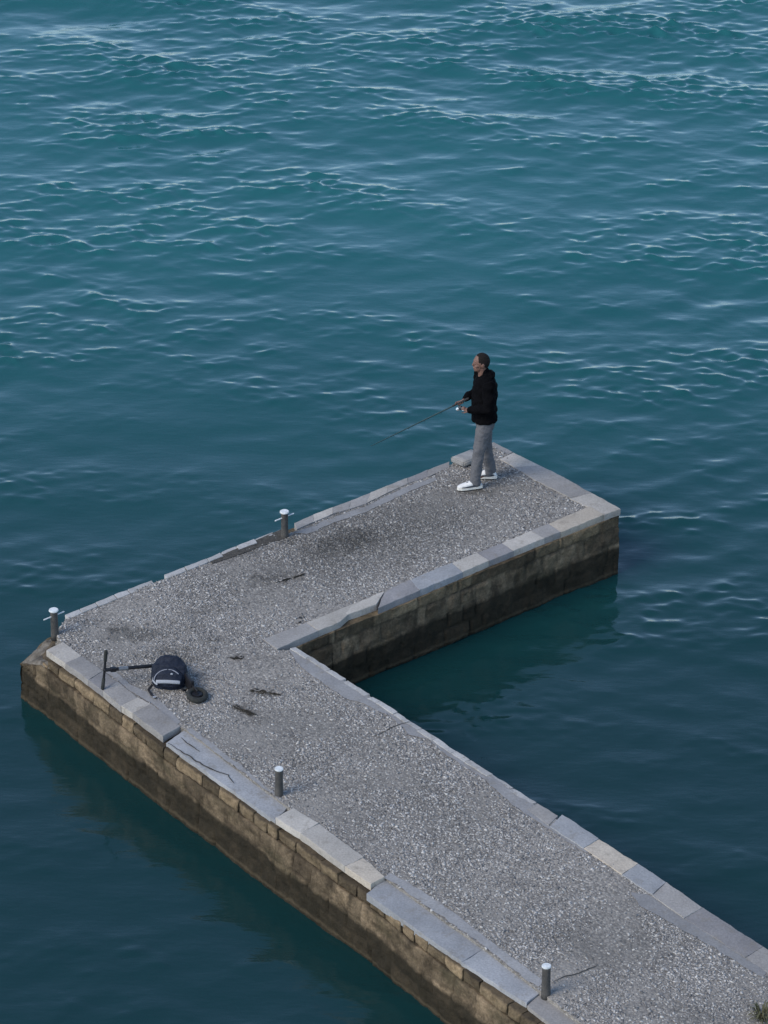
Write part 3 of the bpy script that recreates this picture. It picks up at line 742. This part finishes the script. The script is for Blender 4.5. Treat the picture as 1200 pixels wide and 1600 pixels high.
def build_body():
    bm = bmesh.new()
    # head and neck
    ell(bm, (-.008, 0, 1.655), (.098, .077, .108)); ell(bm, (.030, 0, 1.585), (.062, .056, .062)); ell(bm, (.062, 0, 1.555), (.026, .030, .024))
    tube(bm, [(.086, 0, 1.655), (.094, 0, 1.634), (.0985, 0, 1.619), (.088, 0, 1.610)], [.009, .011, .0135, .011], seg=10)          # nose
    ell(bm, (.074, 0, 1.672), (.016, .05, .010))                                                                                # brow
    ell(bm, (.085, 0, 1.588), (.014, .024, .006)); ell(bm, (.083, 0, 1.577), (.013, .021, .006))                                # lips
    for s in (-1, 1):
        ell(bm, (-.012, s*.078, 1.632), (.020, .010, .033)); ell(bm, (.058, s*.045, 1.618), (.026, .020, .022)); ell(bm, (.076, s*.031, 1.650), (.014, .016, .012))
    tube(bm, [(-.035, 0, 1.40), (-.025, 0, 1.50), (-.012, 0, 1.58)], [.066, .058, .060])
    # trunk
    tube(bm, [(-.055, 0, .88), (-.05, 0, .98), (-.04, 0, 1.10), (-.04, 0, 1.25), (-.05, 0, 1.38), (-.045, 0, 1.44)],
         [(.145, .10), (.145, .10), (.14, .10), (.15, .11), (.15, .095), (.10, .07)], seg=20)
    for sh, el, hd, s in ((shL, elL, LH, 1), (shR, elR, RH, -1)):
        wr = hd + (el - hd).normalized()*.085
        tube(bm, [(-.05, s*.10, 1.42), sh, sh.lerp(el, .5), el], [.056, .052, .045, .039]); tube(bm, [el, el.lerp(wr, .35), wr], [.041, .040, .027])
    for hp, kn, an, s in ((hipL, kneeL, ankL, 1), (hipR, kneeR, ankR, -1)):
        tube(bm, [hp, hp.lerp(kn, .5), kn, kn.lerp(an, .3), an], [.085, .072, .053, .054, .036])
        tube(bm, [an, an + Vector((.02, 0, -.045)), an + Vector((.11, 0, -.062)), an + Vector((.165, 0, -.066))], [.034, .034, .028, .02])
    wR = RH + (elR - RH).normalized()*.085; wL = LH + (elL - LH).normalized()*.085
    hand(bm, RH, ROD, (wR - RH), wR, None)
    hand(bm, LH, CRANK, (wL - LH), wL, None)
    return skin('body', bm, M['skin'], man, .0045, 5)
CRANK = Vector((.25, 1, .05)).normalized()
build_body()
for s in (-1, 1):
    bm = bmesh.new(); ell(bm, (.0845, s*.031, 1.651), (.005, .007, .004)); from_bm('eye', bm, M['eye'], man, True)
# cropped hair: shell over the back and top of the skull
bm = bmesh.new(); bmesh.ops.create_icosphere(bm, subdivisions=5, radius=1)
for v in bm.verts: v.co = Vector((-.011 + v.co.x*.1005, v.co.y*.0805, 1.657 + v.co.z*.1115))
def bald(v):
    x, z = v.co.x, v.co.z
    return z < 1.645 - .055*min(1, max(0, (-x)/.05)) + (.075 if x > .045 else .0) + (.02 if x > .02 else 0)
bmesh.ops.delete(bm, geom=[v for v in bm.verts if bald(v)], context='VERTS')
for v in bm.verts: v.co *= 1 + .0012*mnoise.noise(v.co*120)
from_bm('hair', bm, M['hair'], man, True)

def folds(a, sc, z=1.6):
    return lambda c: a*(mnoise.noise(Vector((c.x*sc, c.y*sc, c.z*sc*z))) + .5*mnoise.noise(Vector((c.x*sc*2.2+9, c.y*sc*2.2, c.z*sc*2.6))))
bm = bmesh.new()
tube(bm, [(-.056, 0, .885), (-.054, 0, .91), (-.05, 0, .98), (-.047, 0, 1.10), (-.05, 0, 1.22), (-.056, 0, 1.34), (-.055, 0, 1.42), (-.048, 0, 1.475)],
     [(.208, .160), (.212, .164), (.205, .158), (.195, .152), (.20, .150), (.205, .142), (.185, .118), (.105, .085)], seg=28, cap=False)
for sh, el, hd, s in ((shL, elL, LH, 1), (shR, elR, RH, -1)):
    wr = hd + (el - hd).normalized()*.10
    tube(bm, [(-.055, s*.10, 1.40), sh, sh.lerp(el, .5), el], [.095, .083, .074, .066]); tube(bm, [el, el.lerp(wr, .4), el.lerp(wr, .85), wr], [.066, .060, .052, .044])
tube(bm, [(-.052, 0, 1.45), (-.046, 0, 1.485), (-.042, 0, 1.505)], [.093, .081, .076], seg=18)
ell(bm, (-.125, 0, 1.475), (.06, .10, .045))                       # folded hood at the nape
ell(bm, (-.105, 0, 1.505), (.04, .08, .03))
jk = skin('jacket', bm, M['jacket'], man, .0085, 4, folds(.018, 9))
bm = bmesh.new()
tube(bm, [(-.058, 0, .99), (-.058, 0, .88), (-.058, 0, .82)], [(.165, .125), (.175, .13), (.16, .12)], seg=22)
for hp, kn, an, s in ((hipL, kneeL, ankL, 1), (hipR, kneeR, ankR, -1)):
    top = hp + Vector((0, 0, -.02))
    tube(bm, [top, hp.lerp(kn, .5), kn, kn.lerp(an, .5), an + Vector((-.012, 0, .03)), an + Vector((-.012, 0, -.02))], [(.092, .11), (.085, .092), (.071, .076), (.062, .069), (.060, .068), (.059, .070)], seg=18)
skin('trousers', bm, M['trouser'], man, .0085, 4, folds(.011, 12, .7))
for an, s, yaw in ((ankL, 1, R(4)), (ankR, -1, R(-14))):
    rot = Matrix.Rotation(yaw, 3, 'Z'); base = Vector((an.x, an.y, 0))
    def P(x, y, z): return base + rot @ Vector((x, y, z))
    sh = empty('shoe', (0, 0, 0)); sh.parent = man
    bm = bmesh.new()
    tube(bm, [P(-.055, 0, .062), P(-.01, 0, .068), P(.05, 0, .070), P(.11, s*-.004, .058), P(.17, s*-.006, .048), P(.20, s*-.006, .042)], [(.036, .034), (.041, .042), (.044, .042), (.047, .032), (.042, .024), (.028, .017)], side=rot @ Vector((0, 1, 0)), seg=16)
    tube(bm, [P(-.025, 0, .07), P(-.02, 0, .125)], [(.040, .044), (.042, .044)], side=rot @ Vector((0, 1, 0)), seg=16)
    skin('upper', bm, M['shoe'], sh, .005, 3)
    bm = bmesh.new()
    out = [(-.10, .0, ), (-.092, .034), (-.04, .043), (.03, .043), (.10, .050), (.165, .046), (.205, .028), (.218, 0)]
    ring = out + [(x, -y) for x, y in out[-2:0:-1]]
    for z0, z1, ma, nm, gr in ((.004, .012, 'soledark', 'tread', 1.0), (.012, .040, 'sole', 'midsole', 1.02)):
        bm2 = bmesh.new(); b = [bm2.verts.new(P(x*gr, y*gr, z0)) for x, y in ring]; t = [bm2.verts.new(P(x*gr*.99, y*gr*.98, z1 + (.008 if x < -.05 else 0))) for x, y in ring]
        bm2.faces.new(b[::-1]); bm2.faces.new(t)
        for i in range(len(ring)): bm2.faces.new((b[i], b[(i+1) % len(ring)], t[(i+1) % len(ring)], t[i]))
        from_bm(nm, bm2, M[ma], sh)
    bm.free()
    for sy in (1, -1):
        bm = bmesh.new()
        tube(bm, [P(-.06, sy*.038, .064), P(0, sy*.044, .056), P(.06, sy*.047, .054), P(.12, sy*.046, .048), P(.165, sy*.036, .044)], [(.004, .010), (.004, .011), (.004, .010), (.004, .009), (.004, .006)], side=rot @ Vector((0, 1, 0)), seg=8)
        from_bm('side_panel', bm, M['shoedark'], sh, True)
    bm = bmesh.new(); ell(bm, P(.085, 0, .088), (.045, .018, .012), rot @ Matrix.Rotation(R(18), 3, 'Y')); from_bm('laces', bm, M['shoedark'], sh, True)

# ------------------------------------------------------------------ rod and reel, held by the angler
RW = man.matrix_world @ RH
rod = empty('fishing_rod', RW)
tag(rod, 'thin dark fishing rod with a reel, held low over the water by the angler', 'fishing rod')
d = RODW
bm = bmesh.new(); tube(bm, [d*t for t in (.10, .3, .6, .9, 1.2, 1.45)], [.0105, .0098, .0086, .0072, .0056, .0040], seg=10); from_bm('blank', bm, M['rod'], rod, True)
bm = bmesh.new(); tube(bm, [d*t for t in (-.13, -.11, -.02, .06, .10, .14)], [.013, .0135, .0115, .0115, .012, .008], seg=12); from_bm('grip', bm, M['cork'], rod, True)
for t in (.32, .58, .84, 1.08, 1.28):
    bm = bmesh.new(); dn = (Vector((0, 0, -1)) - d*(-d.z)).normalized(); torus(bm, d*t + dn*.014, d, .010*(1.3-.6*t), .0014, 16, 6); from_bm('line_guide', bm, M['rod'], rod, True)
dn = (Vector((0, 0, -1)) - d*(-d.z)).normalized(); LW = man.matrix_world @ LH
rc = d*.035 + dn*.062
bm = bmesh.new(); ell(bm, rc, (.024, .022, .03)); tube(bm, [d*.035 + dn*.01, rc], [.007, .008], seg=8); from_bm('reel', bm, M['reel'], rod, True); reel = rod.children[-1]
reel = [c for c in rod.children if c.name.startswith('reel')][0]
bm = bmesh.new(); cyl(bm, rc + d*.018, rc + d*.058, .024, .022, 20, .003); from_bm('spool', bm, M['steel'], reel)
kb = LW - RW; cdir = (man.matrix_world.to_3x3() @ CRANK).normalized()
bm = bmesh.new(); kk = kb - cdir*.03
tube(bm, [rc, rc.lerp(kk, .5), kk], [.006, .005, .005], seg=8); cyl(bm, kb - cdir*.03, kb + cdir*.03, .010, .010, 14, .003); from_bm('crank_handle', bm, M['steel'], reel, True)

# ------------------------------------------------------------------ kick scooter lying on its side
HB = at(163.5, 1047, ZT+.235); sc_o = Vector((HB.x, HB.y, ZT)); scoot = empty('kick_scooter', sc_o)
tag(scoot, 'black kick scooter lying on its side with its handlebar end up, behind the navy backpack', 'scooter')
def SL(p): return p - sc_o
HEAD = at(274, 1037, ZT+.14); REAR = at(308, 1083, ZT+.08)
ax = (HEAD - HB).normalized(); lat = Vector((.03, .02, 1)).normalized()
bm = bmesh.new(); top, bot = at(165.5, 1018, ZT+.475), at(160.5, 1075, ZT+.03)
tube(bm, [SL(top), SL(HB), SL(bot)], [.015, .014, .015], side=(1, 0, 0), seg=12); hbar = from_bm('handlebar', bm, M['blk'], scoot, True)
for a, b in ((top, top.lerp(HB, .5)), (bot, bot.lerp(HB, .5))):
    bm = bmesh.new(); tube(bm, [SL(a), SL(a.lerp(b, .5)), SL(b)], [.021, .020, .019], side=(1, 0, 0), seg=12); from_bm('hand_grip', bm, M['rubber'], hbar, True)
bm = bmesh.new(); tube(bm, [SL(HB), SL(HB.lerp(HEAD, .3)), SL(HEAD)], [.021, .02, .024], side=(0, 0, 1), seg=14); stem = from_bm('stem', bm, M['blk'], scoot, True)
bm = bmesh.new(); cyl(bm, SL(HB + ax*.16), SL(HB + ax*.27), .0225, .0225, 16); from_bm('stem_sleeve', bm, M['silver'], stem)
bm = bmesh.new(); box(bm, SL(HB + ax*.10), (.07, .05, .05), ax.to_track_quat('X', 'Z').to_matrix(), .01); from_bm('folding_latch', bm, M['blk'], stem)
fd = (REAR - HEAD); fd.z = 0; fd.normalize()
FWc = HEAD + ax*.02 - fd*.05; FWc.z = ZT + .085
def wheel(c, r):
    bm = bmesh.new(); torus(bm, SL(c), (.10, -.16, 1), r*.76, r*.25, 32, 12, 1.1); w = from_bm('wheel', bm, M['rubber'], scoot, True)
    bm = bmesh.new(); cyl(bm, SL(c) - Vector((0, 0, .02)), SL(c) + Vector((0, 0, .022)), r*.55, r*.5, 20, .006); cyl(bm, SL(c) - Vector((0, 0, .03)), SL(c) + Vector((0, 0, .032)), .02, .02, 12); from_bm('hub', bm, M['blk'], w)
wheel(FWc, .115); RWc = Vector((REAR.x, REAR.y, ZT + .055)); wheel(RWc, .122)
bm = bmesh.new(); p0 = HEAD + fd*.04; p0.z = ZT+.10; p1 = RWc - fd*.12; p1.z = ZT+.088; mid = (p0+p1)/2
rot = Matrix((fd, Vector((0, 0, 1)).cross(fd), Vector((0, 0, 1)))).transposed()
box(bm, SL(mid), ((p1-p0).length, .045, .15), rot, .014); tube(bm, [SL(HEAD), SL(p0 + fd*.03)], [.024, .022], seg=10); from_bm('deck', bm, M['blk'], scoot)
nv = rot @ Vector((0, 1, 0))
bm = bmesh.new(); box(bm, SL(mid) + nv*.0245, ((p1-p0).length*.86, .003, .125), rot, 0); from_bm('grip_tape', bm, M['grip'], scoot)
bm = bmesh.new(); tube(bm, [SL(p1) + fd*-.03, SL(RWc) - fd*.10 + Vector((0, 0, .04)), SL(RWc) + Vector((0, 0, .05))], [(.03, .008), (.03, .008), (.02, .008)], side=(0, 0, 1), seg=10); from_bm('rear_bracket', bm, M['blk'], scoot, True)
bm = bmesh.new(); tube(bm, [SL(HEAD), SL(FWc) + Vector((0, 0, .05))], [.02, .016], seg=10); from_bm('fork', bm, M['blk'], scoot, True)

# ------------------------------------------------------------------ backpack leaning on the scooter
BP = at(263, 1077); BP.z = ZT + .008
bag = empty('backpack', BP, R(-4)); tag(bag, 'navy backpack with a pale grey reflective strip, leaning on the lying scooter', 'backpack')
lean = Matrix.Rotation(R(-24), 3, 'X')
def B(x, y, z): return lean @ Vector((x, y, z*.82)) + Vector((0, 0, .02))
bm = bmesh.new()
tube(bm, [B(0, .07, .035), B(0, .075, .10), B(0, .08, .20), B(0, .08, .29), B(0, .085, .345)], [(.19, .10), (.205, .115), (.205, .11), (.19, .10), (.15, .07)], side=(1, 0, 0), seg=24); box(bm, B(.0, .075, .17), (.38, .17, .235), lean, .045)
skin('body', bm, M['navy'], bag, .007, 4, folds(.008, 14))
bm = bmesh.new()
tube(bm, [B(0, -.03, .05), B(0, -.037, .10), B(0, -.03, .18), B(0, -.015, .235)], [(.155, .05), (.165, .055), (.155, .05), (.11, .035)], side=(1, 0, 0), seg=22)
skin('front_pocket', bm, M['navy'], bag, .006, 4, folds(.005, 18)); pk = [c for c in bag.children if c.name.startswith('front_pocket')][0]
bm = bmesh.new()
for x0, x1 in ((-.125, .135),):
    pts = [B(x, -.096 + 0.7*x*x, .075 + .012*math.cos(x*9)) for x in np.linspace(x0, x1, 9)]
    tube(bm, pts, [(.021, .005)]*9, side=lean @ Vector((0, 0, 1)), seg=8)
from_bm('reflective_strip', bm, M['refl'], pk, True)
bm = bmesh.new(); pts = []
for t in np.linspace(0, 1, 16):
    a = math.pi*(1.02 - .80*t); pts.append(B(.15*math.cos(a), -.092 + .050*max(0, math.sin(a)) , .10 + .145*math.sin(a)))
tube(bm, pts, [.0055]*16, side=(0, 1, 0), seg=8); from_bm('piping', bm, M['piping'], pk, True)
bm = bmesh.new(); ell(bm, B(.045, -.078, .190), (.016, .007, .013)); from_bm('badge', bm, M['refl'], pk, True)
bm = bmesh.new(); tube(bm, [B(-.17, 0, .12), B(-.175, -.03, .09), B(-.135, -.075, .055), B(-.115, -.085, .045)], [(.012, .006)]*4, side=lean @ Vector((0, 0, 1)), seg=8); from_bm('side_tape', bm, M['refl'], bag, True)
bm = bmesh.new(); tube(bm, [B(-.06, .09, .345), B(-.05, .095, .385), B(0, .10, .40), B(.05, .095, .385), B(.06, .09, .345)], [(.012, .005)]*5, side=(0, 1, 0), seg=8); from_bm('top_handle', bm, M['strap'], bag, True)
def strap(pts, nm='strap'):
    bm = bmesh.new(); tube(bm, [at(*p, ZT+h) - BP for p, h in pts], [(.015, .0035)]*len(pts), side=(0, 0, 1) if False else (.6, .7, 0), seg=8)
    o = from_bm(nm, bm, M['strap'], bag, True); o.matrix_parent_inverse = Matrix.Rotation(-R(-4), 4, 'Z'); return o
strap([((238, 1070), .05), ((232, 1078), .025), ((237, 1086), .022), ((244, 1091), .022)]); strap([((283, 1077), .05), ((290, 1079), .03), ((295, 1073), .03), ((289, 1069), .06)])
bm = bmesh.new(); box(bm, at(241, 1089, ZT+.032) - BP, (.035, .02, .012), None, .003); o = from_bm('buckle', bm, M['refl'], bag); o.matrix_parent_inverse = Matrix.Rotation(-R(-4), 4, 'Z')

# ------------------------------------------------------------------ dried weed on the paving, tuft at the pier foot
def weed(px, py, L, ang, lab, nb=16):
    c = at(px, py); c.z = ZT + .009; bm = bmesh.new(); rnd = random.Random(int(px))
    for i in range(nb):
        t = rnd.uniform(-.5, .5); a = R(ang) + rnd.uniform(-.5, .5); l = L*rnd.uniform(.18, .40)*(1.1-abs(t))
        o = Vector((math.cos(R(ang)), math.sin(R(ang)), 0))*L*t + Vector((rnd.uniform(-.03, .03), rnd.uniform(-.03, .03), 0))
        e = Vector((math.cos(a), math.sin(a), 0))*l
        s = Vector((-e.y, e.x, 0))*rnd.uniform(-.3, .3)
        tube(bm, [o - e*.5, o + s*.5 + Vector((0, 0, rnd.uniform(-.002, .006))), o + e*.5], [(.003, .002), (.010, .003), (.002, .002)], side=(0, 0, 1), seg=6)
    o = from_bm('dried_seaweed', bm, M['weed'], None, True); o.location = c
    tag(o, lab, 'seaweed', 'dried seaweed on the paving')
weed(417, 1083, .30, -18, 'short dark strip of dried seaweed on the paving, right of the backpack', 18)
weed(381, 1112, .34, -38, 'dark strip of dried seaweed on the paving below and right of the scooter wheel', 20)
weed(372, 1029, .12, 10, 'small dark clump of dried seaweed on the paving above and right of the backpack', 14)
weed(455, 905, .36, 30, 'thin dark line of dried seaweed near the middle of the pier arm', 12)
weed(470, 968, .22, 75, 'small dark twig of dried seaweed just above the first coping slab of the arm', 6)
def tuft():
    c = at(1190, 1592); c.z = ZT; rnd = random.Random(5); root = empty('weed_plant', c); bm = bmesh.new(); st = bmesh.new()
    for i in range(70):
        a = rnd.uniform(0, 6.28); r = rnd.uniform(.0, .09); l = rnd.uniform(.05, .13); b = Vector((math.cos(a), math.sin(a), 0))
        p0 = b*r*.5; p1 = b*(r+.04) + Vector((0, 0, l)); p2 = b*(r+.10) + Vector((0, 0, l*rnd.uniform(.6, 1.0))); s = Vector((-b.y, b.x, 0))*rnd.uniform(.005, .010)
        v = [bm.verts.new(p) for p in (p0-s*.4, p1-s, p2, p1+s, p0+s*.4)]; bm.faces.new(v)
        if i < 9: tube(st, [p0*.5 - Vector((0, 0, .01)), p0 + Vector((0, 0, l*.5)), p1], [.004, .003, .002], seg=6)
    from_bm('leaves', bm, M['leaf'], root); from_bm('stems', st, M['leaf'], root)
    tag(root, 'small dry brown weed growing on the paving at the bottom right', 'plant')
tuft()
